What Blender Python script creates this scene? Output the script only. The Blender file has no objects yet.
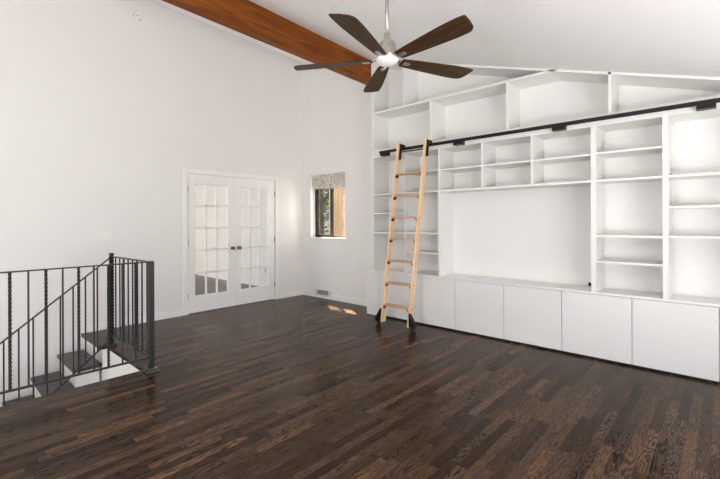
import bpy, bmesh, math, random
from mathutils import Vector, Matrix, noise

random.seed(4)
S = bpy.context.scene
COL = S.collection
PI = math.pi

# ---------------------------------------------------------------- camera, sky, sun, daylight, exposure
CAM_H = 1.33
cam_d = bpy.data.cameras.new('camera')
cam = bpy.data.objects.new('camera', cam_d)
COL.objects.link(cam)
cam.location = (0, 0, CAM_H)
YAW = math.atan(364 / 400)                      # angle between the view and the +x axis
cam.rotation_euler = (PI / 2, math.radians(0.23), YAW - PI / 2)
cam_d.sensor_width = 36
cam_d.lens = 36 * 400 / 720
cam_d.shift_y = -(239.5 - 221.8) / 720
cam_d.clip_start = 0.02
S.camera = cam

world = bpy.data.worlds.new('sky')
S.world = world
world.use_nodes = True
wn = world.node_tree.nodes
wn.clear()
wo = wn.new('ShaderNodeOutputWorld')
wb = wn.new('ShaderNodeBackground')
ws = wn.new('ShaderNodeTexSky')
ws.sky_type = 'HOSEK_WILKIE'
ws.turbidity = 4
ws.sun_direction = Vector((1, 1.41, 2.92)).normalized()
wb.inputs['Strength'].default_value = 3.0
world.node_tree.links.new(ws.outputs[0], wb.inputs[0])
world.node_tree.links.new(wb.outputs[0], wo.inputs[0])

sun_d = bpy.data.lights.new('sun', 'SUN')
sun_d.energy = 85
sun_d.angle = math.radians(0.5)
sun_d.color = (1, 0.83, 0.62)
sun = bpy.data.objects.new('sun', sun_d)
COL.objects.link(sun)
sun.location = (9, 10, 14)
sun.rotation_euler = Vector((-1, -1.41, -2.92)).to_track_quat('-Z', 'Y').to_euler()


def daylight(name, loc, direction, sx, sy, power, color=(1, 0.98, 0.96)):
    l = bpy.data.lights.new(name, 'AREA')
    l.shape = 'RECTANGLE'
    l.size, l.size_y = sx, sy
    l.energy = power
    l.color = color
    o = bpy.data.objects.new(name, l)
    COL.objects.link(o)
    o.location = loc
    o.rotation_euler = Vector(direction).to_track_quat('-Z', 'Z').to_euler()
    return o


# daylight through the big windows of the unseen sides of the room
daylight('window_light_front', (1.2, -1.9, 0.8), (0, 1, 1.6), 3.4, 1.3, 215, (1.0, 0.985, 0.97))
daylight('window_light_left', (-3.2, 1.3, 0.85), (1, 0, 2.2), 5.0, 1.3, 325, (1.0, 0.99, 0.975))
# unseen lamp added outside the small window, brightening the wall next to the doors
daylight('fill_light_garden', (6.4, 3.6, 1.7), (-1.2, 1.0, 0.0), 2.6, 2.2, 110, (1.0, 0.99, 0.98))
# daylight in the room behind the french doors; the stairwell lamp is added, no window there
daylight('window_light_next_room', (0.72, 8.2, 1.35), (1, 0, 0), 3.4, 1.8, 105)
daylight('fill_light_stairs', (-1.7, 4.8, -1.2), (1, 0, 0.2), 1.5, 1.8, 30)

S.view_settings.view_transform = 'Standard'
S.view_settings.look = 'None'
S.view_settings.gamma = 1
S.view_settings.use_curve_mapping = False
S.view_settings.exposure = -0.15
try:
    S.cycles.use_denoising = True
    S.cycles.max_bounces = 14
    S.cycles.diffuse_bounces = 8
    S.cycles.transparent_max_bounces = 16
except Exception:
    pass

# ---------------------------------------------------------------- materials


def srgb(r, g, b):
    f = lambda c: (c / 255 / 12.92) if c <= 10 else ((c / 255 + 0.055) / 1.055) ** 2.4
    return (f(r), f(g), f(b), 1)


def new_mat(name):
    m = bpy.data.materials.new(name)
    m.use_nodes = True
    nt = m.node_tree
    return m, nt, nt.nodes['Principled BSDF'], nt.nodes, nt.links


def plain(name, col, rough=0.5, metal=0.0, spec=0.5, var=0.0, scale=8.0, bump=0.0, bscale=200.0):
    m, nt, p, N, L = new_mat(name)
    p.inputs['Roughness'].default_value = rough
    p.inputs['Metallic'].default_value = metal
    p.inputs['Specular IOR Level'].default_value = spec
    p.inputs['Base Color'].default_value = col
    tc = N.new('ShaderNodeTexCoord')
    nz = N.new('ShaderNodeTexNoise')
    nz.inputs['Scale'].default_value = scale
    nz.inputs['Detail'].default_value = 4
    L.new(tc.outputs['Object'], nz.inputs['Vector'])
    if var:
        mr = N.new('ShaderNodeMapRange')
        mr.inputs['From Min'].default_value = 0.3
        mr.inputs['From Max'].default_value = 0.7
        mr.inputs['To Min'].default_value = 1 - var
        mr.inputs['To Max'].default_value = 1 + var * 0.3
        L.new(nz.outputs['Fac'], mr.inputs['Value'])
        mx = N.new('ShaderNodeVectorMath')
        mx.operation = 'SCALE'
        mx.inputs[0].default_value = col[:3]
        L.new(mr.outputs[0], mx.inputs['Scale'])
        L.new(mx.outputs[0], p.inputs['Base Color'])
    if bump:
        nb = N.new('ShaderNodeTexNoise')
        nb.inputs['Scale'].default_value = bscale
        nb.inputs['Detail'].default_value = 3
        L.new(tc.outputs['Object'], nb.inputs['Vector'])
        b = N.new('ShaderNodeBump')
        b.inputs['Strength'].default_value = bump
        b.inputs['Distance'].default_value = 0.002
        L.new(nb.outputs['Fac'], b.inputs['Height'])
        L.new(b.outputs[0], p.inputs['Normal'])
    return m


def wood(name, dark, light, stretch, scale=6.0, rough=0.45, rings=0.0, spec=0.5, knots=False):
    """Long grain: noise squeezed along the grain (stretch = x, y, z factors)."""
    m, nt, p, N, L = new_mat(name)
    p.inputs['Roughness'].default_value = rough
    p.inputs['Specular IOR Level'].default_value = spec
    tc = N.new('ShaderNodeTexCoord')
    oi = N.new('ShaderNodeObjectInfo')
    add = N.new('ShaderNodeVectorMath')
    add.operation = 'ADD'
    L.new(tc.outputs['Object'], add.inputs[0])
    mp = N.new('ShaderNodeMapping')
    mp.inputs['Scale'].default_value = stretch
    L.new(oi.outputs['Random'], add.inputs[1])
    L.new(add.outputs[0], mp.inputs['Vector'])
    n1 = N.new('ShaderNodeTexNoise')
    n1.inputs['Scale'].default_value = scale
    n1.inputs['Detail'].default_value = 6
    n1.inputs['Roughness'].default_value = 0.62
    n1.inputs['Distortion'].default_value = 0.5 + rings
    L.new(mp.outputs[0], n1.inputs['Vector'])
    cr = N.new('ShaderNodeValToRGB')
    cr.color_ramp.elements[0].position = 0.32
    cr.color_ramp.elements[0].color = dark
    cr.color_ramp.elements[1].position = 0.68
    cr.color_ramp.elements[1].color = light
    L.new(n1.outputs['Fac'], cr.inputs[0])
    out = cr.outputs[0]
    if knots:
        v = N.new('ShaderNodeTexVoronoi')
        v.inputs['Scale'].default_value = 2.6
        mk = N.new('ShaderNodeMapping')
        mk.inputs['Scale'].default_value = (0.55, 1.4, 1.4)
        L.new(tc.outputs['Object'], mk.inputs['Vector'])
        L.new(mk.outputs[0], v.inputs['Vector'])
        kr = N.new('ShaderNodeMapRange')
        kr.inputs['From Min'].default_value = 0.07
        kr.inputs['From Max'].default_value = 0.17
        L.new(v.outputs['Distance'], kr.inputs['Value'])
        mix = N.new('ShaderNodeMix')
        mix.data_type = 'RGBA'
        mix.inputs['A'].default_value = srgb(70, 34, 14)
        L.new(kr.outputs[0], mix.inputs['Factor'])
        L.new(out, mix.inputs['B'])
        out = mix.outputs['Result']
    L.new(out, p.inputs['Base Color'])
    b = N.new('ShaderNodeBump')
    b.inputs['Strength'].default_value = 0.12
    b.inputs['Distance'].default_value = 0.002
    L.new(n1.outputs['Fac'], b.inputs['Height'])
    L.new(b.outputs[0], p.inputs['Normal'])
    return m


def floor_material():
    """Dark-stained narrow oak strips running along x, random lengths and tones."""
    m, nt, p, N, L = new_mat('dark_oak_strip_floor')

    def math_(op, a, b=None, c=None):
        n = N.new('ShaderNodeMath')
        n.operation = op
        for i, v in enumerate((a, b, c)):
            if v is None:
                continue
            if isinstance(v, (int, float)):
                n.inputs[i].default_value = v
            else:
                L.new(v, n.inputs[i])
        return n.outputs[0]
    tc = N.new('ShaderNodeTexCoord')
    sx = N.new('ShaderNodeSeparateXYZ')
    L.new(tc.outputs['Object'], sx.inputs[0])
    X, Y = sx.outputs[0], sx.outputs[1]
    W = 0.060
    yr = math_('DIVIDE', Y, W)
    row = math_('FLOOR', yr)
    fy = math_('FRACT', yr)
    wn_ = N.new('ShaderNodeTexWhiteNoise')
    wn_.noise_dimensions = '1D'
    L.new(row, wn_.inputs['W'])
    rnd = wn_.outputs['Value']
    # strip length 0.38..0.75 by row, offset by row
    ln = math_('MULTIPLY_ADD', rnd, 0.37, 0.38)
    off = math_('MULTIPLY', rnd, 37.7)
    xr = math_('ADD', math_('DIVIDE', X, ln), off)
    colm = math_('FLOOR', xr)
    fx = math_('FRACT', xr)
    cv = N.new('ShaderNodeCombineXYZ')
    L.new(row, cv.inputs[0])
    L.new(colm, cv.inputs[1])
    w2 = N.new('ShaderNodeTexWhiteNoise')
    w2.noise_dimensions = '2D'
    L.new(cv.outputs[0], w2.inputs['Vector'])
    tone = w2.outputs['Value']
    # grain coordinates: own offset for every strip
    sc = N.new('ShaderNodeVectorMath')
    sc.operation = 'SCALE'
    sc.inputs['Scale'].default_value = 23.0
    L.new(w2.outputs['Color'], sc.inputs[0])
    av = N.new('ShaderNodeVectorMath')
    av.operation = 'ADD'
    L.new(tc.outputs['Object'], av.inputs[0])
    L.new(sc.outputs[0], av.inputs[1])
    mp = N.new('ShaderNodeMapping')
    mp.inputs['Scale'].default_value = (1.0, 7.0, 1.0)
    L.new(av.outputs[0], mp.inputs['Vector'])
    n1 = N.new('ShaderNodeTexNoise')            # fine pores
    n1.inputs['Scale'].default_value = 14
    n1.inputs['Detail'].default_value = 5
    n1.inputs['Roughness'].default_value = 0.65
    mp2 = N.new('ShaderNodeMapping')
    mp2.inputs['Scale'].default_value = (1.0, 14.0, 1.0)
    L.new(av.outputs[0], mp2.inputs['Vector'])
    L.new(mp2.outputs[0], n1.inputs['Vector'])
    n2 = N.new('ShaderNodeTexNoise')            # cathedral figure: contour lines of a slow noise
    n2.inputs['Scale'].default_value = 2.3
    n2.inputs['Detail'].default_value = 1.5
    n2.inputs['Distortion'].default_value = 0.25
    L.new(mp.outputs[0], n2.inputs['Vector'])
    fig = math_('FRACT', math_('MULTIPLY', n2.outputs['Fac'], 16.0))
    fig = math_('ABSOLUTE', math_('MULTIPLY_ADD', fig, 2.0, -1.0))
    fig = math_('POWER', fig, 0.6)
    sep = N.new('ShaderNodeSeparateColor')
    L.new(w2.outputs['Color'], sep.inputs[0])
    amp = math_('MULTIPLY_ADD', math_('POWER', sep.outputs[1], 1.6), 0.42, 0.06)
    g = math_('MULTIPLY_ADD', n1.outputs['Fac'], 0.86, math_('MULTIPLY', math_('SUBTRACT', fig, 0.62), amp))
    g = math_('ADD', g, 0.10)
    base = N.new('ShaderNodeValToRGB')          # tone of the strip
    e = base.color_ramp.elements
    e[0].position, e[0].color = 0.0, srgb(*FLOOR_TONES[0])
    e[1].position, e[1].color = 1.0, srgb(*FLOOR_TONES[4])
    for ps, k in ((0.30, 1), (0.58, 2), (0.84, 3)):
        el = e.new(ps)
        el.color = srgb(*FLOOR_TONES[k])
    L.new(tone, base.inputs[0])
    gr = N.new('ShaderNodeMapRange')
    gr.inputs['From Min'].default_value = 0.30
    gr.inputs['From Max'].default_value = 0.78
    gr.inputs['To Min'].default_value = 0.0
    gr.inputs['To Max'].default_value = 2.2
    L.new(g, gr.inputs['Value'])
    vs = N.new('ShaderNodeVectorMath')
    vs.operation = 'SCALE'
    L.new(base.outputs[0], vs.inputs[0])
    L.new(gr.outputs[0], vs.inputs['Scale'])
    # seams
    ey = math_('MINIMUM', fy, math_('SUBTRACT', 1.0, fy))
    ex = math_('MULTIPLY', math_('MINIMUM', fx, math_('SUBTRACT', 1.0, fx)), 8.0)
    seam = N.new('ShaderNodeMapRange')
    seam.inputs['From Min'].default_value = 0.0
    seam.inputs['From Max'].default_value = 0.03
    seam.inputs['To Min'].default_value = 0.55
    seam.inputs['To Max'].default_value = 1.0
    L.new(math_('MINIMUM', ey, ex), seam.inputs['Value'])
    v2 = N.new('ShaderNodeVectorMath')
    v2.operation = 'SCALE'
    L.new(vs.outputs[0], v2.inputs[0])
    L.new(seam.outputs[0], v2.inputs['Scale'])
    L.new(v2.outputs[0], p.inputs['Base Color'])
    rr = N.new('ShaderNodeMapRange')
    rr.inputs['To Min'].default_value = 0.15
    rr.inputs['To Max'].default_value = 0.25
    L.new(n1.outputs['Fac'], rr.inputs['Value'])
    L.new(rr.outputs[0], p.inputs['Roughness'])
    p.inputs['IOR'].default_value = 1.16
    p.inputs['Specular IOR Level'].default_value = 0.5
    b = N.new('ShaderNodeBump')
    b.inputs['Strength'].default_value = 0.10
    b.inputs['Distance'].default_value = 0.002
    L.new(g, b.inputs['Height'])
    L.new(b.outputs[0], p.inputs['Normal'])
    return m


FLOOR_TONES = [(43, 30, 22), (56, 41, 31), (63, 48, 37), (73, 56, 43), (90, 66, 48)]


def glass_material(name, tint=(1, 1, 1, 1), refl=0.06):
    m = bpy.data.materials.new(name)
    m.use_nodes = True
    N, L = m.node_tree.nodes, m.node_tree.links
    N.clear()
    o = N.new('ShaderNodeOutputMaterial')
    t = N.new('ShaderNodeBsdfTransparent')
    t.inputs[0].default_value = tint
    g = N.new('ShaderNodeBsdfGlossy')
    g.inputs['Roughness'].default_value = 0.02
    lw = N.new('ShaderNodeLayerWeight')
    lw.inputs['Blend'].default_value = 0.5
    pw = N.new('ShaderNodeMath')
    pw.operation = 'POWER'
    L.new(lw.outputs['Facing'], pw.inputs[0])
    pw.inputs[1].default_value = 4
    ad = N.new('ShaderNodeMath')
    ad.operation = 'MULTIPLY_ADD'
    L.new(pw.outputs[0], ad.inputs[0])
    ad.inputs[1].default_value = 0.6
    ad.inputs[2].default_value = refl * 0.6
    mx = N.new('ShaderNodeMixShader')
    L.new(ad.outputs[0], mx.inputs[0])
    L.new(t.outputs[0], mx.inputs[1])
    L.new(g.outputs[0], mx.inputs[2])
    L.new(mx.outputs[0], o.inputs[0])
    return m


def floral_material():
    m, nt, p, N, L = new_mat('floral_fabric')
    p.inputs['Roughness'].default_value = 0.9
    p.inputs['Specular IOR Level'].default_value = 0.1
    tc = N.new('ShaderNodeTexCoord')
    n = N.new('ShaderNodeTexNoise')
    n.inputs['Scale'].default_value = 9
    n.inputs['Detail'].default_value = 2
    n.inputs['Distortion'].default_value = 1.6
    L.new(tc.outputs['Object'], n.inputs['Vector'])
    c = N.new('ShaderNodeValToRGB')
    c.color_ramp.interpolation = 'LINEAR'
    e = c.color_ramp.elements
    e[0].position, e[0].color = 0.34, srgb(150, 140, 130)
    e[1].position, e[1].color = 0.70, srgb(168, 150, 132)
    for ps, col in ((0.41, (222, 216, 208)), (0.47, (160, 152, 142)), (0.50, (226, 220, 212)), (0.58, (216, 206, 194)), (0.61, (140, 134, 126)), (0.64, (224, 216, 206))):
        q = e.new(ps)
        q.color = srgb(*col)
    L.new(n.outputs['Fac'], c.inputs[0])
    L.new(c.outputs[0], p.inputs['Base Color'])
    return m


M = {}
M['wall'] = plain('wall_paint', srgb(233, 231, 229), 0.75, spec=0.25, var=0.012, scale=2, bump=0.05, bscale=260)
M['ceiling'] = plain('ceiling_paint', srgb(249, 248, 247), 0.85, spec=0.2, var=0.01, scale=2, bump=0.05, bscale=200)
M['trim'] = plain('trim_paint', srgb(240, 239, 237), 0.45, spec=0.4, var=0.01, scale=3)
M['case'] = plain('bookcase_paint', srgb(230, 229, 227), 0.42, spec=0.4, var=0.01, scale=3)
M['cab'] = plain('cabinet_paint', srgb(226, 225, 224), 0.38, spec=0.4, var=0.008, scale=3)
M['plinth'] = plain('plinth_gap_shade', srgb(28, 26, 25), 0.6, var=0.1)  # shadow of the toe gap put into the plinth colour
M['floor'] = floor_material()
M['tread'] = wood('tread_wood', srgb(38, 31, 27), srgb(74, 60, 51), (4, 0.6, 4), 10, 0.4)
M['beam'] = wood('stained_fir_beam', srgb(100, 50, 16), srgb(152, 88, 36), (0.25, 3, 3), 5, 0.55, 0.6, 0.15, knots=True)
M['blade'] = wood('walnut_blade', srgb(40, 28, 18), srgb(78, 54, 31), (1.0, 14, 14), 4, 0.45, 0.4, 0.12)
M['birch'] = wood('pale_birch', srgb(226, 184, 140), srgb(242, 212, 176), (7, 7, 0.4), 6, 0.45, 0.2)
M['rung'] = wood('rung_birch', srgb(186, 142, 104), srgb(214, 174, 134), (7, 0.4, 7), 6, 0.45, 0.2)
M['iron'] = plain('wrought_iron', srgb(52, 51, 52), 0.42, 0.55, 0.5, 0.15, 30, 0.15, 120)
M['black'] = plain('black_steel', srgb(24, 22, 21), 0.38, 0.4, 0.5, 0.1, 20)
M['rubber'] = plain('black_rubber', srgb(26, 25, 25), 0.7, var=0.1, scale=30)
M['nickel'] = plain('brushed_nickel', srgb(186, 180, 172), 0.32, 0.95, 0.5, 0.08, 60)
M['nickel_dark'] = plain('dark_nickel', srgb(110, 104, 98), 0.35, 0.9, 0.5, 0.1, 40)
M['opal'] = plain('opal_glass', srgb(230, 227, 228), 0.25, var=0.01)
M['plastic'] = plain('white_plastic', srgb(236, 234, 230), 0.4, var=0.01)
M['dark_hole'] = plain('dark_recess', srgb(70, 68, 66), 0.7, var=0.1)
M['vent'] = plain('vent_enamel', srgb(225, 222, 218), 0.45, var=0.02)
M['vent_dark'] = plain('vent_inside', srgb(78, 76, 74), 0.7, var=0.1)
M['alu'] = plain('bronze_window_frame', srgb(52, 46, 40), 0.45, 0.4, 0.5, 0.1)
M['fabric'] = floral_material()
M['glass'] = glass_material('clear_glass', (0.97, 0.98, 0.98, 1))
M['leaf'] = plain('green_leaf', srgb(92, 112, 58), 0.6, var=0.5, scale=3)
M['bark'] = plain('grey_bark', srgb(104, 96, 84), 0.9, var=0.3, scale=14, bump=0.4, bscale=40)
M['fence'] = wood('weathered_fence', srgb(196, 174, 160), srgb(224, 204, 190), (6, 6, 0.5), 3, 0.8)
M['ground'] = plain('garden_ground', srgb(70, 74, 50), 0.95, var=0.4, scale=3)


# ---------------------------------------------------------------- mesh helpers
class MB:
    def __init__(self):
        self.bm = bmesh.new()

    def box(self, a, b, mi=0):
        x0, y0, z0 = [min(p, q) for p, q in zip(a, b)]
        x1, y1, z1 = [max(p, q) for p, q in zip(a, b)]
        v = [self.bm.verts.new(c) for c in ((x0, y0, z0), (x1, y0, z0), (x1, y1, z0), (x0, y1, z0),
                                            (x0, y0, z1), (x1, y0, z1), (x1, y1, z1), (x0, y1, z1))]
        for f in ((3, 2, 1, 0), (4, 5, 6, 7), (0, 1, 5, 4), (1, 2, 6, 5), (2, 3, 7, 6), (3, 0, 4, 7)):
            self.bm.faces.new([v[i] for i in f])
        return v

    def hexa(self, pts):
        """Eight corners: bottom ring of four then top ring of four."""
        v = [self.bm.verts.new(c) for c in pts]
        for f in ((3, 2, 1, 0), (4, 5, 6, 7), (0, 1, 5, 4), (1, 2, 6, 5), (2, 3, 7, 6), (3, 0, 4, 7)):
            self.bm.faces.new([v[i] for i in f])

    def prism(self, poly, axis, a, b):
        """Polygon in the plane across axis ('x': (y, z), 'y': (x, z), 'z': (x, y)) pulled from a to b."""
        def p3(q, t):
            return {'x': (t, q[0], q[1]), 'y': (q[0], t, q[1]), 'z': (q[0], q[1], t)}[axis]
        va = [self.bm.verts.new(p3(q, a)) for q in poly]
        vb = [self.bm.verts.new(p3(q, b)) for q in poly]
        n = len(poly)
        self.bm.faces.new(va)
        self.bm.faces.new(vb[::-1])
        for i in range(n):
            j = (i + 1) % n
            self.bm.faces.new((va[j], va[i], vb[i], vb[j]))

    def rings(self, rs, cap=True):
        vr = [[self.bm.verts.new(c) for c in r] for r in rs]
        n = len(rs[0])
        for a, b in zip(vr, vr[1:]):
            for i in range(n):
                j = (i + 1) % n
                self.bm.faces.new((a[i], a[j], b[j], b[i]))
        if cap:
            self.bm.faces.new(vr[0][::-1])
            self.bm.faces.new(vr[-1])

    def bar(self, p, q, w, h=None, twist=0.0, seg=1, up=(0, 0, 1)):
        """Rectangular bar from p to q; twist = full turns."""
        h = h or w
        p, q = Vector(p), Vector(q)
        d = (q - p).normalized()
        u = Vector(up)
        if abs(d.dot(u)) > 0.98:
            u = Vector((0, 1, 0))
        s = d.cross(u).normalized()
        t = s.cross(d).normalized()
        rs = []
        for k in range(seg + 1):
            c = p.lerp(q, k / seg)
            an = 2 * PI * twist * k / seg
            ring = []
            for a, b in ((-1, -1), (1, -1), (1, 1), (-1, 1)):
                A, B = a * w / 2, b * h / 2
                ring.append(c + s * (A * math.cos(an) - B * math.sin(an)) + t * (A * math.sin(an) + B * math.cos(an)))
            rs.append(ring)
        self.rings(rs)

    def tube(self, pts, r, n=12):
        pts = [Vector(p) for p in pts]
        rs = []
        for i, c in enumerate(pts):
            d = (pts[min(i + 1, len(pts) - 1)] - pts[max(i - 1, 0)]).normalized()
            u = Vector((0, 0, 1)) if abs(d.z) < 0.9 else Vector((1, 0, 0))
            s = d.cross(u).normalized()
            t = s.cross(d)
            rr = r[i] if isinstance(r, (list, tuple)) else r
            rs.append([c + (s * math.cos(2 * PI * k / n) + t * math.sin(2 * PI * k / n)) * rr for k in range(n)])
        self.rings(rs)

    def lathe(self, prof, c=(0, 0, 0), axis='z', n=28):
        rs = []
        for r, z in prof:
            r = max(r, 1e-4)
            ring = []
            for k in range(n):
                a = 2 * PI * k / n
                u, v = r * math.cos(a), r * math.sin(a)
                o = {'z': (u, v, z), 'x': (z, u, v), 'y': (v, z, u)}[axis]
                ring.append(Vector(c) + Vector(o))
            rs.append(ring)
        self.rings(rs)

    def obj(self, name, mat, parent=None, bevel=0.0, smooth=False, origin=None):
        bmesh.ops.recalc_face_normals(self.bm, faces=self.bm.faces)
        me = bpy.data.meshes.new(name)
        if origin is not None:
            bmesh.ops.translate(self.bm, verts=self.bm.verts, vec=-Vector(origin))
        self.bm.to_mesh(me)
        self.bm.free()
        me.materials.append(mat)
        o = bpy.data.objects.new(name, me)
        COL.objects.link(o)
        if origin is not None:
            o.location = origin
        if parent is not None:
            o.parent = parent
            o.matrix_parent_inverse = Matrix.Translation(-parent.location) if parent.rotation_euler == Matrix.Identity(3).to_euler() else Matrix.Identity(4)
        if bevel:
            b = o.modifiers.new('bevel', 'BEVEL')
            b.width = bevel
            b.segments = 2
            b.limit_method = 'ANGLE'
        if smooth:
            for f in me.polygons:
                f.use_smooth = True
        return o


def tag(o, label, cat, group=None):
    o['label'] = label
    o['category'] = cat
    if group:
        o['group'] = group
    return o


def thing(name, label, cat, loc=(0, 0, 0), group=None):
    o = bpy.data.objects.new(name, None)
    o.empty_display_size = 0.1
    COL.objects.link(o)
    o.location = loc
    bpy.context.view_layer.update()
    return tag(o, label, cat, group)


def structure(o):
    o['kind'] = 'structure'
    return o


# ---------------------------------------------------------------- room dimensions
XB = 4.73            # wall with the window and the bookcase
YA = 5.72            # wall with the french doors
XF = 4.357           # front plane of bookcase and cabinets
YWELL, XWELL = 3.88, 1.30


def cz(x, y):        # underside of the sloping ceiling
    return 2.472 + 0.312 * max(y, -0.3) + 0.027 * (XB - x)


# floor (with the stairwell left open) running on into the next room
m = MB()
for a, b in (((-3.3, -2.1), (XB, YWELL)), ((1.358, YWELL), (XB, 4.955)), ((XWELL - 0.005, 4.955), (XB, YA)), ((2.6, YA), (4.107, YA + 0.14)), ((0.6, YA + 0.14), (XB, 11.0))):
    m.box((a[0], a[1], -0.035), (b[0], b[1], 0))
structure(m.obj('floor', M['floor']))

# sloping ceiling, flat behind the camera
m = MB()
for y0, y1 in ((-2.2, -0.3), (-0.3, YA + 0.15)):
    x0, x1 = -3.45, XB + 0.2
    m.hexa([(x0, y0, cz(x0, y0)), (x1, y0, cz(x1, y0)), (x1, y1, cz(x1, y1)), (x0, y1, cz(x0, y1)),
            (x0, y0, cz(x0, y0) + .2), (x1, y0, cz(x1, y0) + .2), (x1, y1, cz(x1, y1) + .2), (x0, y1, cz(x0, y1) + .2)])
structure(m.obj('ceiling', M['ceiling']))

# back wall with the opening for the french doors, running down into the stairwell
DX0, DX1, DZ = 2.595, 4.112, 2.045
m = MB()
W = 0.14
m.box((-3.45, YA, 0), (DX0, YA + W, DZ))
m.box((-3.45, YA, -2.7), (XWELL + 0.1, YA + W, 0))
m.box((DX1, YA, 0), (XB, YA + W, DZ))
x0, x1 = -3.45, XB
m.hexa([(x0, YA, DZ), (x1, YA, DZ), (x1, YA + W, DZ), (x0, YA + W, DZ),
        (x0, YA, cz(x0, YA) + .02), (x1, YA, cz(x1, YA) + .02), (x1, YA + W, cz(x1, YA) + .06), (x0, YA + W, cz(x0, YA) + .06)])
structure(m.obj('wall_back', M['wall']))

# wall with the window and the bookcase, running on into the next room
WY0, WY1, WZ0, WZ1 = 4.635, 5.505, 1.055, 2.185
T = 0.20
m = MB()
m.box((XB, -2.15, -0.1), (XB + T, 11.1, WZ0))
m.box((XB, -2.15, WZ0), (XB + T, WY0, WZ1))
m.box((XB, WY1, WZ0), (XB + T, 11.1, WZ1))
m.prism([(-2.15, WZ1), (YA + 0.12, WZ1), (YA + 0.12, cz(XB, YA) + .1), (-0.3, cz(XB, -0.3) + .08), (-2.15, cz(XB, -0.3) + .08)], 'x', XB, XB + T)
m.box((XB, YA + 0.12, WZ1), (XB + T, 11.1, 2.6))
structure(m.obj('wall_right', M['wall']))

# unseen sides of the room, with the large window openings
XW, YF = -3.25, -1.97
m = MB()
m.box((XW - 0.2, YF - 0.15, -0.1), (XB + T, YF, 0.05))
m.box((XW - 0.2, YF - 0.15, 0.05), (-0.7, YF, 2.8))
m.box((3.1, YF - 0.15, 0.05), (XB + T, YF, 2.8))
m.box((-0.7, YF - 0.15, 2.05), (3.1, YF, 2.8))
structure(m.obj('wall_front', M['wall']))
m = MB()
m.box((XW - 0.2, YF, -0.1), (XW, YA, 0.12))
m.box((XW - 0.2, YF, 0.12), (XW, -1.3, 4.9))
m.box((XW - 0.2, 3.9, 0.12), (XW, YA, 4.9))
m.box((XW - 0.2, -1.3, 2.2), (XW, 3.9, 4.9))
structure(m.obj('wall_left', M['wall']))

# walls of the room behind the french doors
m = MB()
m.box((0.4, 11.0, -0.1), (XB + T, 11.15, 2.6))
m.box((0.4, YA + W, -0.1), (0.6, 11.0, 0.4))
m.box((0.4, YA + W, 2.3), (0.6, 11.0, 2.6))
m.box((0.4, YA + W, 0.4), (0.6, 6.4, 2.3))
m.box((0.4, 10.0, 0.4), (0.6, 11.0, 2.3))
structure(m.obj('wall_next_room', M['wall']))
m = MB()
m.box((0.4, YA + W, 2.6), (XB + T, 11.15, 2.75))
structure(m.obj('ceiling_next_room', M['ceiling']))

# stairwell: faces under the floor edge and the floor below
m = MB()
m.box((1.364, YWELL - 0.12, -2.7), (1.48, YA, -0.035))
m.box((XWELL + 0.022, 4.975, -2.7), (1.364, YA, -0.035))
structure(m.obj('wall_stairwell', M['trim']))
m = MB()
m.box((-2.2, YWELL - 0.12, -2.7), (XWELL, YWELL - 0.004, -0.035))
structure(m.obj('wall_stairwell_front', M['trim']))
m = MB()
m.box((-2.2, YWELL, -2.7), (-2.08, YA, 0.0))
structure(m.obj('wall_stairwell_end', M['trim']))
m = MB()
m.box((-2.2, YWELL - 0.12, -2.8), (XWELL + 0.12, YA, -2.7))
structure(m.obj('floor_lower', M['floor']))
m = MB()                                         # floor left of the stairwell
m.box((-3.3, YWELL, -0.035), (-2.08, YA, 0))
structure(m.obj('floor_left', M['floor']))

# dark unseen slab added outside the window wall to cut sun bounce
m = MB()
for a, b in (((-4, -0.3), (WY0, 4.2)), ((WY1, -0.3), (11.1, 2.6)), ((WY0, -0.3), (WY1, WZ0)), ((WY0, WZ1), (WY1, 4.1))):
    m.box((XB + T, a[0], a[1]), (XB + T + 0.02, b[0], b[1]))
structure(m.obj('wall_bounce_slab', M['bark']))

# garden outside
m = MB()
m.box((XB + T, -4, -0.4), (20, 22, -0.3))
structure(m.obj('ground', M['ground']))

# baseboards
m = MB()
m.box((XB - 0.014, 3.86, 0), (XB, YA - 0.014, 0.088))
structure(m.obj('baseboard_right', M['trim'], bevel=0.003))
m = MB()
m.box((DX1 + 0.085, YA - 0.014, 0), (XB, YA, 0.088))
m.box((XWELL + 0.02, YA - 0.014, 0), (DX0 - 0.085, YA, 0.088))
structure(m.obj('baseboard_back', M['trim'], bevel=0.003))
m = MB()
m.box((XB - 0.014, YA + W, 0), (XB, 11, 0.088))
structure(m.obj('baseboard_next_room', M['trim'], bevel=0.003))

# door casing
m = MB()
m.box((DX0 - 0.072, YA - 0.010, 0), (DX0 - 0.004, YA, DZ + 0.0))
m.box((DX1 + 0.004, YA - 0.010, 0), (DX1 + 0.072, YA, DZ + 0.0))
m.box((DX0 - 0.072, YA - 0.010, DZ), (DX1 + 0.072, YA, DZ + 0.068))
structure(m.obj('trim_1', M['trim'], bevel=0.004))
m = MB()                                        # jamb lining
m.box((DX0 - 0.004, YA, 0), (DX0 + 0.004, YA + W, DZ))
m.box((DX1 - 0.004, YA, 0), (DX1 + 0.004, YA + W, DZ))
m.box((DX0, YA, DZ - 0.004), (DX1, YA + W, DZ + 0.002))
structure(m.obj('trim_2', M['trim']))

# french doors
DXM = (DX0 + DX1) / 2


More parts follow.
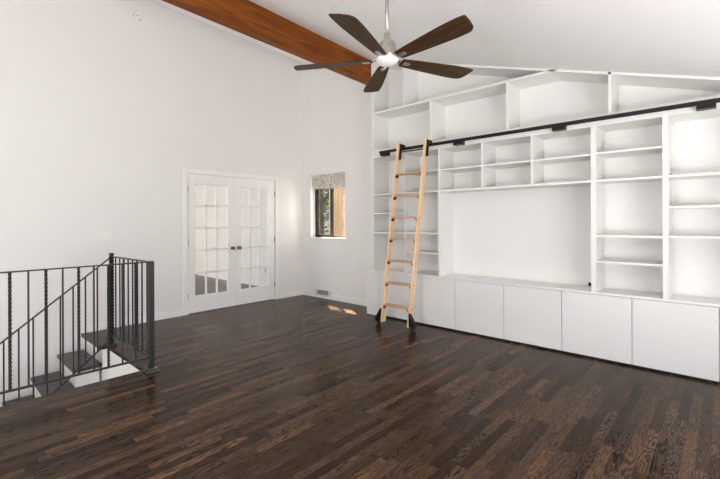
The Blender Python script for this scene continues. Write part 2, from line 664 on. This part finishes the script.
def french_door(n, xa, xb, knob_x, hinge_x):
    y0, y1 = YA + 0.012, YA + 0.052
    ga, gb = xa + 0.105, xb - 0.122
    if n == 2:
        ga, gb = xa + 0.105, xb - 0.125
    za, zb = 0.252, 1.893
    m = MB()
    m.box((xa, y0, 0.012), (ga, y1, DZ - 0.006))
    m.box((gb, y0, 0.012), (xb, y1, DZ - 0.006))
    m.box((ga, y0, 0.012), (gb, y1, za))
    m.box((ga, y0, zb), (gb, y1, DZ - 0.006))
    cw = (gb - ga) / 3
    for k in (1, 2):
        m.prism([(ga + k * cw - 0.013, y0 + 0.008), (ga + k * cw + 0.013, y0 + 0.008), (ga + k * cw + 0.008, y1), (ga + k * cw - 0.008, y1)], 'z', za, zb)
    for z in (1.583, 1.248, 0.92, 0.582):
        m.box((ga, y0 + 0.008, z - 0.013), (gb, y1 - 0.004, z + 0.013))
    d = structure(m.obj('door_%d' % n, M['trim'], bevel=0.003))
    m = MB()
    m.box((ga + 0.001, y0 + 0.02, za + 0.001), (gb - 0.001, y0 + 0.024, zb - 0.001))
    m.obj('pane', M['glass'], d)
    m = MB()
    m.lathe([(0.0, 0), (0.026, 0), (0.027, -0.006), (0.012, -0.009), (0.010, -0.03), (0.020, -0.036), (0.027, -0.047), (0.025, -0.058), (0.012, -0.066), (0, -0.067)],
            (knob_x, y0, 0.925), 'y', 20)
    k = m.obj('door_knob', M['nickel_dark'], d, smooth=True)
    k['label'] = 'dark nickel door knob'
    for z in (1.815, 1.03, 0.257):
        m = MB()
        m.lathe([(0, -0.045), (0.007, -0.045), (0.007, 0.045), (0, 0.045)], (hinge_x, y0 - 0.004, z), 'z', 10)
        h = m.obj('hinge', M['nickel_dark'], d)
        h['label'] = 'metal butt hinge'


french_door(1, DX0 + 0.006, DXM - 0.0015, DXM - 0.05, DX0 + 0.006)
french_door(2, DXM + 0.0015, DX1 - 0.006, DXM + 0.06, DX1 - 0.006)

# window
m = MB()
FX0, FX1 = XB + 0.11, XB + 0.17
m.box((FX0, WY0, WZ0), (FX1, WY0 + 0.03, WZ1))
m.box((FX0, WY1 - 0.045, WZ0), (FX1, WY1, WZ1))
m.box((FX0, WY0, WZ0), (FX1, WY1, WZ0 + 0.03))
m.box((FX0, WY0, WZ1 - 0.04), (FX1, WY1, WZ1))
win = structure(m.obj('window_1', M['alu'], bevel=0.003))
YM = 5.085
m = MB()                                        # sliding sash
m.box((FX0 + 0.004, YM - 0.035, WZ0 + 0.03), (FX0 + 0.03, YM + 0.03, WZ1 - 0.04))
m.box((FX0 + 0.004, WY1 - 0.075, WZ0 + 0.03), (FX0 + 0.03, WY1 - 0.045, WZ1 - 0.04))
m.box((FX0 + 0.004, YM + 0.03, WZ0 + 0.03), (FX0 + 0.03, WY1 - 0.075, WZ0 + 0.05))
m.box((FX0 + 0.004, YM + 0.03, WZ1 - 0.06), (FX0 + 0.03, WY1 - 0.075, WZ1 - 0.04))
sash = m.obj('sash', M['alu'], win, bevel=0.002)
m = MB()
m.box((FX0 - 0.008, YM - 0.012, 1.34), (FX0 + 0.004, YM + 0.012, 1.43))
m.obj('latch', M['black'], sash)
m = MB()
m.box((FX0 + 0.014, YM + 0.03, WZ0 + 0.05), (FX0 + 0.018, WY1 - 0.075, WZ1 - 0.06))
m.obj('pane', M['glass'], win)
m = MB()
m.box((FX0 + 0.044, WY0 + 0.03, WZ0 + 0.03), (FX0 + 0.048, YM, WZ1 - 0.04))
m.obj('pane', M['glass'], win)
m = MB()
m.box((XB - 0.012, WY0 - 0.004, WZ0 - 0.018), (FX0, WY1 + 0.004, WZ0 + 0.002))
structure(m.obj('windowsill', M['trim'], bevel=0.004))

# folded fabric shade in the head of the window
sh = thing('roman_shade', 'folded floral fabric shade across the top of the small window', 'blind', (XB + 0.03, (WY0 + WY1) / 2, 1.91))
sy0, sy1 = WY0 + 0.012, WY1 - 0.035
prof = []
zt, zb_ = 2.172, 1.915
nfold = 4
pts_f, pts_b = [], []
for i in range(nfold * 10 + 1):
    t = i / (nfold * 10)
    z = zt + (zb_ - zt) * t
    saw = (t * nfold) % 1.0
    pts_f.append((XB + 0.028 - 0.010 - 0.024 * saw ** 1.6 * (0.3 + 0.7 * t), z))
    pts_b.append((XB + 0.040, z))
poly = pts_f + pts_b[::-1]
m = MB()
ny = 24
rows = []
for j in range(ny + 1):
    y = sy0 + (sy1 - sy0) * j / ny
    rows.append([Vector((x + (0.003 * math.sin(j * 1.3 + z * 30) if k < len(pts_f) else 0), y, z - (0.006 * math.sin(PI * j / ny) if z < 2.0 else 0))) for k, (x, z) in enumerate(poly)])
m.rings(rows)
m.obj('shade_fabric', M['fabric'], sh, smooth=True)
m = MB()
m.box((XB + 0.010, sy0, 2.160), (XB + 0.052, sy1, WZ1 - 0.001))
hr = m.obj('headrail', M['plastic'], sh)

# exposed ridge-side beam under the ceiling
BY0, BY1 = 3.757, 3.887
m = MB()
zt_ = lambda x, y: cz(x, y) + 0.01
zb2 = lambda x: 3.331 + 0.024 * (XB - x)
xa, xb = -3.24, XB - 0.002
m.hexa([(xa, BY0, zb2(xa)), (xb, BY0, zb2(xb)), (xb, BY1, zb2(xb)), (xa, BY1, zb2(xa)),
        (xa, BY0, zt_(xa, BY0)), (xb, BY0, zt_(xb, BY0)), (xb, BY1, zt_(xb, BY1)), (xa, BY1, zt_(xa, BY1))])
bo = m.obj('ceiling_beam', M['beam'], bevel=0.006)
tag(bo, 'orange-brown stained timber beam running under the sloping white ceiling', 'beam')

# ---------------------------------------------------------------- base cabinets
ys = [3.607, 3.010, 2.415, 1.813, 1.216, 0.622, 0.030]
cab_labels = ['white handleless base cabinet directly behind the foot of the rolling ladder',
              'white handleless base cabinet next to the ladder, under the end of the large niche',
              'white handleless base cabinet second after the ladder, under the large open niche',
              'white handleless base cabinet third after the ladder, under the large open niche',
              'white handleless base cabinet under the corner where the niche meets the narrow shelf column',
              'white handleless base cabinet farthest from the ladder, at the cut-off end of the run']
CZ0, CZ1 = 0.020, 0.622
for i in range(6):
    ya, yb = ys[i + 1], ys[i]
    c = thing('base_cabinet', cab_labels[i], 'cabinet', (XF + 0.18, (ya + yb) / 2, 0), 'handleless base cabinets under the bookcase')
    m = MB()
    m.box((XF + 0.022, ya + 0.0005, CZ0), (XF + 0.365, ya + 0.018, CZ1 + 0.004))
    m.box((XF + 0.022, yb - 0.018, CZ0), (XF + 0.365, yb - 0.0005, CZ1 + 0.004))
    m.box((XF + 0.022, ya + 0.018, CZ0), (XF + 0.365, yb - 0.018, CZ0 + 0.018))
    m.box((XF + 0.022, ya + 0.018, CZ1 - 0.014), (XF + 0.365, yb - 0.018, CZ1 + 0.004))
    m.box((XF + 0.355, ya + 0.018, CZ0 + 0.018), (XF + 0.365, yb - 0.018, CZ1 - 0.014))
    m.obj('cabinet_body', M['cab'], c)
    m = MB()
    m.box((XF, ya + 0.0028, CZ0), (XF + 0.019, yb - 0.0028, CZ1 - 0.001))
    m.obj('door', M['cab'], c, bevel=0.0012)
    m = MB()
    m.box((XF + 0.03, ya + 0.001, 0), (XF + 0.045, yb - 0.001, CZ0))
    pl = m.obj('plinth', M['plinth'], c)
    pl['label'] = 'recessed plinth coloured black like the shadow gap'
m = MB()
m.box((XF, 3.609, 0.0), (XB - 0.02, 3.838, 0.626))
tag(m.obj('end_panel', M['cab'], bevel=0.0015), 'plain white filler panel closing the cabinet run beside the window wall', 'panel')
m = MB()
m.box((XF, -0.22, 0.0), (XB - 0.002, 0.027, 0.626))
tag(m.obj('end_panel', M['cab'], bevel=0.0015), 'white filler panel down to the floor at the far end of the cabinets', 'panel')
# worktop
m = MB()
m.box((XF - 0.001, -0.22, 0.627), (XB - 0.002, 3.84, 0.648))
tag(m.obj('worktop', M['case'], bevel=0.0015), 'long white worktop lying along the whole row of base cabinets', 'worktop')

# ---------------------------------------------------------------- bookcase
XK = XB - 0.018      # inner face of the back panel
bc = thing('bookcase', 'white built-in wall of shelves with a large open niche, reaching the sloping ceiling', 'bookcase', (XF + 0.18, 1.76, 0.648))
Z0 = 0.648
HB0, HB1 = 2.236, 2.345          # header that carries the ladder rail
TS = 2.885                       # top shelf
YL0, YL1 = 3.702, 3.740


def upright(ya, yb, za, zb=None, name='upright', x0=XF):
    m = MB()
    if zb is not None:
        m.box((x0, ya, za), (XK, yb, zb))
    else:
        e = 0.001
        m.hexa([(x0, ya, za), (XK, ya, za), (XK, yb, za), (x0, yb, za),
                (x0, ya, cz(x0, ya) - e), (XK, ya, cz(XK, ya) - e), (XK, yb, cz(XK, yb) - e), (x0, yb, cz(x0, yb) - e)])
    return m.obj(name, M['case'], bc)


def shelf(ya, yb, z, t=0.019, name='shelf', setback=0.004):
    m = MB()
    m.box((XF + setback, ya, z - t), (XK, yb, z))
    return m.obj(name, M['case'], bc)


# left end, floor-standing uprights of the lower tier
upright(YL0, YL1, Z0, None, 'end_upright')
upright(3.150, 3.170, Z0, HB0)
upright(2.620, 2.642, Z0, HB0)
upright(0.906, 0.950, Z0, HB0)
upright(0.356, 0.396, Z0, HB0)
upright(-0.22, -0.18, Z0, None, 'end_upright')
# header board along the front and the shelf it belongs to
m = MB()
m.box((XF, -0.18, HB0), (XK, YL0, HB1))
m.obj('header', M['case'], bc)
# cubbies over the niche
shelf(0.950, 2.620, 1.722, 0.022, 'niche_top', 0.0)
for y in (2.052, 1.494):
    upright(y, y + 0.02, 1.722, HB0)
for ya, yb in ((2.072, 2.620), (1.514, 2.052), (0.950, 1.494)):
    shelf(ya, yb, 1.980)
# shelf columns
for z in (1.722, 1.455, 1.182):
    shelf(3.170, YL0, z)
for z in (1.985, 1.722, 1.188, 0.935):
    shelf(2.642, 3.150, z)
for z in (1.985, 1.722, 1.195, 0.947):
    shelf(0.396, 0.906, z)
for z in (1.722, 1.455, 1.198):
    shelf(-0.18, 0.356, z)
# upper tier
m = MB()
ycut = (TS - 2.472 - 0.027 * (XB - XF)) / 0.312
m.box((XF, ycut + 0.09, TS - 0.024), (XK, YL0, TS))
m.prism([(ycut + 0.09, TS - 0.024), (ycut + 0.09, TS), (ycut + 0.02, TS - 0.002), (ycut - 0.06, TS - 0.024)], 'x', XF, XK)
m.obj('top_shelf', M['case'], bc)
upright(2.742, 2.764, HB1, TS - 0.024)
upright(1.756, 1.778, HB1, TS - 0.024)
upright(0.780, 0.802, HB1, None)
upright(3.160, 3.180, TS, None)
# top panel that follows the ceiling, and the back panel
m = MB()
e = 0.001
for ya, yb in ((-0.18, YL0),):
    m.hexa([(XF, ya, cz(XF, ya) - .024), (XK, ya, cz(XK, ya) - .024), (XK, yb, cz(XK, yb) - .024), (XF, yb, cz(XF, yb) - .024),
            (XF, ya, cz(XF, ya) - e), (XK, ya, cz(XK, ya) - e), (XK, yb, cz(XK, yb) - e), (XF, yb, cz(XF, yb) - e)])
m.obj('top_panel', M['case'], bc)
m = MB()
m.prism([(-0.22, Z0), (YL1, Z0), (YL1, cz(XB, YL1) - .002), (-0.22, cz(XB, -0.22) - .002)], 'x', XK, XB - 0.002)
m.obj('back_panel', M['case'], bc)

# cable outlet in the niche
m = MB()
m.box((XK - 0.018, 1.022, 0.652), (XK, 1.052, 0.686))
tag(m.obj('cable_outlet', M['black'], bevel=0.003), 'tiny black cable outlet in the niche corner farthest from the ladder', 'outlet')

# ---------------------------------------------------------------- ladder rail
RX, RZ = XF - 0.062, 2.290
lr = thing('ladder_rail', 'long black steel rail running across the front of the white bookcase', 'rail', (RX, 1.7, RZ))
m = MB()
m.box((RX - 0.006, -0.215, RZ - 0.019), (RX + 0.006, 3.515, RZ + 0.019))
m.obj('rail_bar', M['black'], lr, bevel=0.003)
for y in (3.462, 2.335, 1.222, 0.105):
    m = MB()
    m.box((RX - 0.004, y - 0.062, RZ - 0.050), (XF - 0.001, y + 0.062, RZ - 0.016))
    m.box((XF - 0.008, y - 0.062, RZ - 0.052), (XF - 0.0005, y + 0.062, RZ + 0.010))
    m.obj('bracket', M['black'], lr, bevel=0.002)
m = MB()
m.lathe([(0, 0), (0.020, 0), (0.022, 0.010), (0.016, 0.020), (0, 0.022)], (RX, 3.512, RZ), 'y', 16)
m.obj('end_stop', M['black'], lr, smooth=True)

# ---------------------------------------------------------------- rolling ladder
LX0, LXT, LZT = 4.035, 4.235, 2.30
SH = -0.055                                     # slight sideways lean


def lp(dx, dy, z):
    """Point on the ladder: dx off its plane, dy from its middle, z height."""
    return (LX0 + (LXT - LX0) * z / LZT + dx, 3.072 + SH * z + dy, z)


ld = thing('rolling_ladder', 'pale birch library ladder leaning on the black rail', 'ladder', (LX0, 3.072, 0))
HW = 0.222                                      # outer half width
ST = 0.028
for s in (-1, 1):
    m = MB()
    a, b = s * HW, s * (HW - ST)
    lo, hi = min(a, b), max(a, b)
    D = 0.038
    rs = []
    zs = [0.035, 0.4, 0.9, 1.4, 1.9, 2.26, 2.345, 2.368]
    for z in zs:
        k = D if z < 2.3 else (D * 0.82 if z < 2.35 else D * 0.45)
        rs.append([Vector(lp(-k, lo, z)), Vector(lp(k, lo, z)), Vector(lp(k, hi, z)), Vector(lp(-k, hi, z))])
    m.rings(rs)
    m.obj('stile', M['birch'], ld, bevel=0.003)
for z in (0.268, 0.552, 0.836, 1.116, 1.392, 1.670, 1.955):
    m = MB()
    w = HW - ST
    rs = []
    for dy in (-w, w):
        rs.append([Vector(lp(-0.050, dy, z - 0.022)), Vector(lp(0.048, dy, z - 0.022)), Vector(lp(0.048, dy, z)), Vector(lp(-0.050, dy, z))])
    rs = [[Vector((p.x, p.y, z + (p.z - z))) for p in r] for r in rs]
    m.rings(rs)
    r_ = m.obj('rung', M['rung'], ld, bevel=0.003)
    for s in (-1, 1):
        m = MB()
        y0 = s * w
        q = [Vector(lp(-0.040, y0, z - 0.022)), Vector(lp(-0.040, y0 - s * 0.020, z - 0.022)), Vector(lp(-0.040, y0, z - 0.056))]
        q2 = [v + Vector((0.05, 0, 0)) for v in q]
        m.rings([q, q2])
        b_ = m.obj('rung_bracket', M['black'], r_)
        b_['label'] = 'small black steel bracket under the rung'
# screw heads on the outside of the stiles
for s in (-1, 1):
    for z in (0.268, 0.552, 0.836, 1.116, 1.392, 1.670, 1.955):
        for dx in (-0.02, 0.02):
            m = MB()
            m.lathe([(0, -0.001), (0.0045, -0.001), (0.0045, 0.002), (0, 0.002)] if s > 0 else [(0, -0.002), (0.0045, -0.002), (0.0045, 0.001), (0, 0.001)], lp(dx, s * HW, z - 0.012), 'y', 8)
            m.obj('screw', M['black'], ld)
# hooks that ride on the rail
for s in (-1, 1):
    yo = -HW - 0.012 if s < 0 else HW - ST - 0.012
    m = MB()
    a = [lp(-0.010, yo - 0.008, 2.14), lp(0.022, yo - 0.008, 2.14), lp(0.022, yo + 0.010, 2.14), lp(-0.010, yo + 0.010, 2.14)]
    b = [lp(-0.010, yo - 0.008, 2.335), lp(0.022, yo - 0.008, 2.335), lp(0.022, yo + 0.010, 2.335), lp(-0.010, yo + 0.010, 2.335)]
    m.hexa(a + b)
    c = lp(0, yo, 2.335)
    m.box((c[0] - 0.02, c[1] - 0.008, 2.322), (RX + 0.012, c[1] + 0.010, 2.345))
    hk = m.obj('hook', M['black'], ld, bevel=0.003)
    m = MB()
    m.lathe([(0, -0.011), (0.018, -0.011), (0.015, 0), (0.018, 0.011), (0, 0.011)], (RX, c[1], RZ + 0.019 + 0.016), 'x', 18)
    m.obj('roller', M['rubber'], hk, smooth=True)
m = MB()
m.tube([lp(0.0, -HW + ST - 0.002, 2.238), lp(0.0, HW - ST + 0.002, 2.238)], 0.008, 10)
m.obj('tie_bar', M['black'], ld, smooth=True)
# floor wheels in black housings
for s in (-1, 1):
    m = MB()
    y = 3.072 + s * (HW + 0.0005)
    o = s
    xc = LX0 - 0.012
    poly = [(y, 0.212), (y + o * 0.010, 0.205), (y + o * 0.088, 0.082), (y + o * 0.094, 0.064), (y + o * 0.078, 0.036), (y + o * 0.012, 0.036), (y, 0.05)]
    m.prism(poly, 'x', xc - 0.022, xc + 0.022)
    wh = m.obj('wheel_housing', M['black'], ld, bevel=0.004)
    m = MB()
    m.lathe([(0, -0.016), (0.034, -0.016), (0.040, -0.009), (0.040, 0.009), (0.034, 0.016), (0, 0.016)], (xc, y + o * 0.044, 0.0405), 'x', 24)
    m.obj('wheel', M['rubber'], wh, smooth=True)

# ---------------------------------------------------------------- ceiling fan
FD = 2.72
ft = (388.0 - 360) / 400
cs, sn = math.cos(YAW), math.sin(YAW)
FXc, FYc = FD * (cs + sn * ft), FD * (sn - cs * ft)
FZ = CAM_H + (221.7 - 60.2) / 400 * FD
ctop = cz(FXc, FYc)
fan = thing('ceiling_fan', 'five-blade dark wood ceiling fan with a white light bowl, hanging from the sloping ceiling', 'ceiling fan', (FXc, FYc, FZ))


def fanpart(m, name, mat, parent=None, **k):
    return m.obj(name, mat, parent or fan, **k)


m = MB()
m.lathe([(0.012, FZ + 0.13), (0.0125, ctop - 0.03)], (FXc, FYc, 0), 'z', 16)
fanpart(m, 'downrod', M['nickel'], smooth=True)
m = MB()
m.lathe([(0, ctop - 0.085), (0.03, ctop - 0.08), (0.062, ctop - 0.05), (0.068, ctop + 0.01), (0, ctop + 0.01)], (FXc, FYc, 0), 'z', 28)
fanpart(m, 'canopy', M['nickel'], smooth=True)
m = MB()
m.lathe([(0.013, FZ + 0.185), (0.019, FZ + 0.180), (0.022, FZ + 0.155), (0.032, FZ + 0.135), (0.050, FZ + 0.117), (0.056, FZ + 0.104), (0.050, FZ + 0.094),
         (0.060, FZ + 0.088), (0.066, FZ + 0.066), (0.062, FZ + 0.046), (0.072, FZ + 0.036), (0.074, FZ + 0.020), (0.068, FZ + 0.012), (0, FZ + 0.012)], (FXc, FYc, 0), 'z', 36)
fanpart(m, 'motor_housing', M['nickel'], smooth=True)
m = MB()
prof = [(0.066, FZ + 0.014), (0.075, FZ + 0.011), (0.077, FZ + 0.004)]
for k in range(1, 9):
    a = k / 8 * PI / 2
    prof.append((0.077 * math.cos(a), FZ + 0.004 - 0.044 * math.sin(a)))
m.lathe(prof, (FXc, FYc, 0), 'z', 36)
fanpart(m, 'light_bowl', M['opal'], smooth=True)
# blade directions from the middle of the fan (measured on the plan)
R_T = 0.665
dirs = [(-0.114, 0.093), (0.030, -0.142), (0.0616, 0.139), (0.160, -0.023), (-0.138, -0.067)]
for dd, dl in dirs:
    ax, ay = cs * dd + sn * dl, sn * dd - cs * dl
    an = math.atan2(ay, ax)
    pitch = math.radians(-11)
    rot = Matrix.Translation((FXc, FYc, FZ)) @ Matrix.Rotation(an, 4, 'Z') @ Matrix.Rotation(pitch, 4, 'X')
    # outline along x: slim root, widening, with a slanted rounded tip
    up, dn = [], []
    NST = 18
    for k in range(NST + 1):
        t = k / NST
        x = 0.105 + (R_T - 0.105) * t
        w = 0.040 + 0.034 * min(1, t / 0.75) ** 0.8
        if t > 0.9:
            w *= 1 - 0.10 * ((t - 0.9) / 0.1) ** 2
        up.append((x - 0.030 * max(0, (t - 0.75) / 0.25) ** 2, w))
        dn.append((x + 0.012 * max(0, (t - 0.75) / 0.25) ** 2, -w))
    outline = up + [(R_T - 0.008, 0.045), (R_T + 0.006, 0.0), (R_T + 0.012, -0.045)] + dn[::-1]
    m = MB()
    m.prism(outline, 'z', -0.004, 0.004)
    bl = m.obj('blade', M['blade'])
    bl.matrix_world = rot
    bpy.context.view_layer.update()
    bl.parent = fan
    bl.matrix_parent_inverse = Matrix.Translation(-fan.location)
    bv = bl.modifiers.new('bevel', 'BEVEL')
    bv.width = 0.002
    bv.segments = 2
    bv.limit_method = 'ANGLE'
    m = MB()
    m.hexa([(0.050, -0.022, 0.004), (0.175, -0.012, -0.010), (0.175, 0.012, -0.010), (0.050, 0.022, 0.004),
            (0.050, -0.022, 0.014), (0.175, -0.012, -0.004), (0.175, 0.012, -0.004), (0.050, 0.022, 0.014)])
    m.box((0.120, -0.017, -0.010), (0.165, 0.017, -0.0042))
    ir = m.obj('blade_iron', M['nickel'], bevel=0.002)
    ir['label'] = 'nickel blade arm'
    ir.parent = bl

# ---------------------------------------------------------------- stairs
st = thing('staircase', 'dark wood steps with white risers going down along the wall behind the railing', 'stairs', (0.0, 5.3, -2.7))
RISE, RUN = 0.194, 0.238
SY0 = 5.0
for k in range(1, 14):
    nx = 1.295 - RUN * k                         # nosing
    z = -RISE * k
    if k <= 13:
        m = MB()
        m.box((nx - 0.0, SY0 - 0.02, z - 0.034), (nx + RUN + 0.026, YA - 0.006, z))
        m.obj('tread', M['tread'], st, bevel=0.004)
    m = MB()
    m.box((nx + 0.028, SY0, max(z - RISE, -2.7)), (nx + 0.046, YA - 0.006, z - 0.034))
    m.obj('riser', M['trim'], st)
m = MB()
poly = [(1.298, -0.045)]
for k in range(1, 14):
    nx, z = 1.295 - RUN * k, -RISE * k
    poly += [(nx + RUN + 0.024 if k > 1 else 1.298, z - 0.036), (nx + 0.030, z - 0.036)]
poly += [(1.295 - RUN * 13 + 0.03, -2.69), (1.295 - RUN * 13 + 0.3, -2.69), (1.298, -0.50)]
m.prism(poly, 'y', SY0 + 0.004, SY0 + 0.034)
m.obj('stringer', M['trim'], st)

# ---------------------------------------------------------------- railings
PX, PY = 1.385, 3.79                            # corner post
QX, QY = 1.385, 4.885                           # twisted post at the head of the stairs
gr = thing('guard_railing', 'black wrought iron railing around the stairwell with a handrail slanting down beside the steps', 'railing', (PX, PY, 0))


def ibar(name, p, q, w, h=None, twist=0, seg=1, parent=gr, **k):
    m = MB()
    m.bar(p, q, w, h, twist, seg)
    return m.obj(name, M['iron'], parent, **k)


XL = -1.95
ibar('corner_post', (PX, PY, 0), (PX, PY, 0.985), 0.044, bevel=0.003)
m = MB()
m.box((PX - 0.055, PY - 0.055, 0), (PX + 0.055, PY + 0.055, 0.012))
m.box((PX - 0.042, PY - 0.042, 0.012), (PX + 0.042, PY + 0.042, 0.034))
pb = m.obj('post_base', M['nickel_dark'], gr, bevel=0.004)
pb['label'] = 'grey metal foot of the corner post'
tp = ibar('twisted_post', (QX, QY, 0.0), (QX, QY, 0.962), 0.036, None, 7, 140)
m = MB()
m.lathe([(0, 0.961), (0.026, 0.962), (0.027, 0.968), (0.016, 0.972), (0.020, 0.977), (0.027, 0.985), (0.026, 0.996), (0.016, 1.005), (0, 1.008)], (QX, QY, 0), 'z', 20)
m.obj('finial', M['iron'], tp, smooth=True)
m = MB()
m.lathe([(0, 0), (0.052, 0), (0.052, 0.012), (0.040, 0.026), (0.030, 0.034), (0, 0.036)], (QX, QY, 0), 'z', 20)
m.obj('post_shoe', M['iron'], tp, smooth=True)
ibar('top_rail', (XL, PY, 0.980), (PX, PY, 0.980), 0.030, 0.010)
ibar('bottom_rail', (XL, PY, 0.128), (PX, PY, 0.128), 0.022, 0.014)
ibar('top_rail', (PX, PY, 0.978), (PX, QY, 0.966), 0.030, 0.010)
ibar('bottom_rail', (PX, PY, 0.128), (PX, QY, 0.122), 0.022, 0.014)
xs = [1.258 - 0.1035 * k for k in range(0, 18)]
for k, x in enumerate(xs):
    tw = (k % 2 == 0)
    ibar('baluster', (x, PY, 0.13), (x, PY, 0.978), 0.0155 if tw else 0.0115, None, 7 if tw else 0, 110 if tw else 1)
for k, y in enumerate((4.749, 4.620, 4.500, 4.372, 4.250, 4.130, 4.005, 3.880)):
    tw = k in (2, 5)
    ibar('baluster', (PX, y, 0.124), (PX, y, 0.972), 0.0155 if tw else 0.0115, None, 7 if tw else 0, 110 if tw else 1)
ibar('rail_end', (XL, PY, 0), (XL, PY, 0.985), 0.03)

SL = RISE / RUN
hx = lambda x: 0.945 + SL * (x - 1.36)
bx = lambda x: 0.088 + SL * 1.03 * (x - 1.39)
XE = -1.55
ibar('handrail', (XE, QY, hx(XE)), (QX - 0.02, QY, hx(QX - 0.02)), 0.028, 0.010, parent=gr)
ibar('bottom_rail', (XE, QY, bx(XE)), (QX - 0.02, QY, bx(QX - 0.02)), 0.020, 0.012, parent=gr)
for k in range(24):
    x = 1.252 - 0.106 * k
    if x < XE:
        break
    ibar('baluster', (x, QY, bx(x)), (x, QY, hx(x)), 0.0125, None, 0, 1, parent=gr)
ibar('end_post', (XE, QY, -2.7), (XE, QY, hx(XE) + 0.01), 0.04, parent=gr)

# ---------------------------------------------------------------- small wall fittings
m = MB()
m.box((1.487, YA - 0.007, 1.098), (1.640, YA, 1.212))
sp = tag(m.obj('light_switch', M['plastic'], bevel=0.003), 'white triple light switch plate on the wall above the stairs', 'switch')
for x in (1.516, 1.5635, 1.611):
    m = MB()
    m.box((x - 0.006, YA - 0.016, 1.145), (x + 0.006, YA - 0.007, 1.170))
    m.obj('toggle', M['vent'], sp, bevel=0.002)
m = MB()
m.lathe([(0, 0), (0.068, 0), (0.070, -0.006), (0.060, -0.012), (0, -0.013)], (1.927, YA, 4.045), 'y', 28)
mp_ = tag(m.obj('mounting_plate', M['plastic'], smooth=False), 'small round white plate with dark screw holes high on the plain wall', 'wall plate')
for dx, dz in ((-0.03, 0.035), (-0.045, -0.01), (0.035, -0.035), (0.0, 0.012)):
    m = MB()
    m.lathe([(0, -0.0125), (0.007, -0.0125), (0.007, -0.0145), (0, -0.0145)], (1.927 + dx, YA, 4.045 + dz), 'y', 10)
    m.obj('screw_hole', M['dark_hole'], mp_)
# floor-level vent under the window
vt = thing('wall_vent', 'small white air vent with grey louvres low on the wall under the window', 'vent', (XB, 5.17, 0.05))
m = MB()
ya, yb, za, zb = 4.965, 5.370, 0.036, 0.160
fr = 0.020
m.box((XB - 0.020, ya, za), (XB - 0.002, yb, za + fr))
m.box((XB - 0.020, ya, zb - fr), (XB - 0.002, yb, zb))
m.box((XB - 0.020, ya, za + fr), (XB - 0.002, ya + 0.06, zb - fr))
m.box((XB - 0.020, yb - 0.06, za + fr), (XB - 0.002, yb, zb - fr))
m.obj('vent_frame', M['vent'], vt, bevel=0.002)
m = MB()
m.box((XB - 0.0155, ya + 0.06, za + fr), (XB - 0.0145, yb - 0.06, zb - fr))
m.obj('vent_back', M['vent_dark'], vt)
m = MB()
n = 14
for k in range(n):
    y = ya + 0.068 + (yb - ya - 0.136) * k / (n - 1)
    m.box((XB - 0.0195, y - 0.0018, za + fr), (XB - 0.0156, y + 0.0018, zb - fr))
m.obj('louvres', M['vent'], vt)
# outlet in the next room
m = MB()
m.box((XB - 0.006, 6.862, 0.288), (XB, 6.948, 0.412))
ol = tag(m.obj('wall_outlet', M['plastic'], bevel=0.002), 'white power outlet seen through the glass of the french door', 'outlet')
for z in (0.325, 0.375):
    m = MB()
    m.box((XB - 0.009, 6.885, z - 0.016), (XB - 0.006, 6.925, z + 0.016))
    m.obj('socket', M['vent_dark'], ol)

# ---------------------------------------------------------------- outside the window
tr = thing('garden_tree', 'green leafy tree growing outside the small window', 'tree', (8.0, 8.9, -0.3))
m = MB()
m.tube([(8.0, 8.9, -0.3), (8.03, 8.92, 0.8), (7.97, 8.86, 1.8), (8.02, 8.9, 3.0), (8.05, 8.95, 4.0)], [0.16, 0.13, 0.115, 0.09, 0.04], 12)
m.tube([(7.97, 8.86, 1.8), (8.35, 8.5, 2.5), (8.6, 8.3, 3.1)], [0.06, 0.045, 0.02], 8)
m.tube([(8.0, 8.9, 2.3), (7.6, 9.2, 2.9), (7.4, 9.5, 3.5)], [0.06, 0.04, 0.02], 8)
m.obj('trunk', M['bark'], tr, smooth=True)
m = MB()
rnd = random.Random(7)
for k in range(9000):
    while True:
        p = Vector((rnd.uniform(-1, 1), rnd.uniform(-1, 1), rnd.uniform(-1, 1)))
        if 0.25 < p.length < 1:
            break
    c = Vector((8.05, 8.9, 2.75)) + Vector((p.x * 1.7, p.y * 1.7, p.z * 2.1))
    if noise.noise(c * 1.3) < -0.3:
        continue
    q = Matrix.Rotation(rnd.uniform(0, 6.28), 3, 'Z') @ Matrix.Rotation(rnd.uniform(-1.0, 1.0), 3, 'X')
    s = rnd.uniform(0.05, 0.10)
    vs = [c + q @ Vector(v) * s for v in ((-1, 0, 0), (0, -0.42, 0.14), (1, 0, 0), (0, 0.42, 0.14))]
    bv_ = [m.bm.verts.new(v) for v in vs]
    m.bm.faces.new((bv_[0], bv_[1], bv_[2]))
    m.bm.faces.new((bv_[0], bv_[2], bv_[3]))
m.obj('foliage', M['leaf'], tr)
fe = thing('garden_fence', 'tan timber fence standing outside the window', 'fence', (6.6, 4.9, -0.3))
m = MB()
y = 2.6
while y < 6.9:
    m.box((6.6, y, -0.3), (6.622, y + 0.138, 2.55 + 0.004 * ((y * 37) % 3)))
    y += 0.142
m.obj('boards', M['fence'], fe)
for z in (0.2, 2.1):
    m = MB()
    m.box((6.622, 2.6, z), (6.66, 6.93, z + 0.09))
    m.obj('fence_rail', M['fence'], fe)
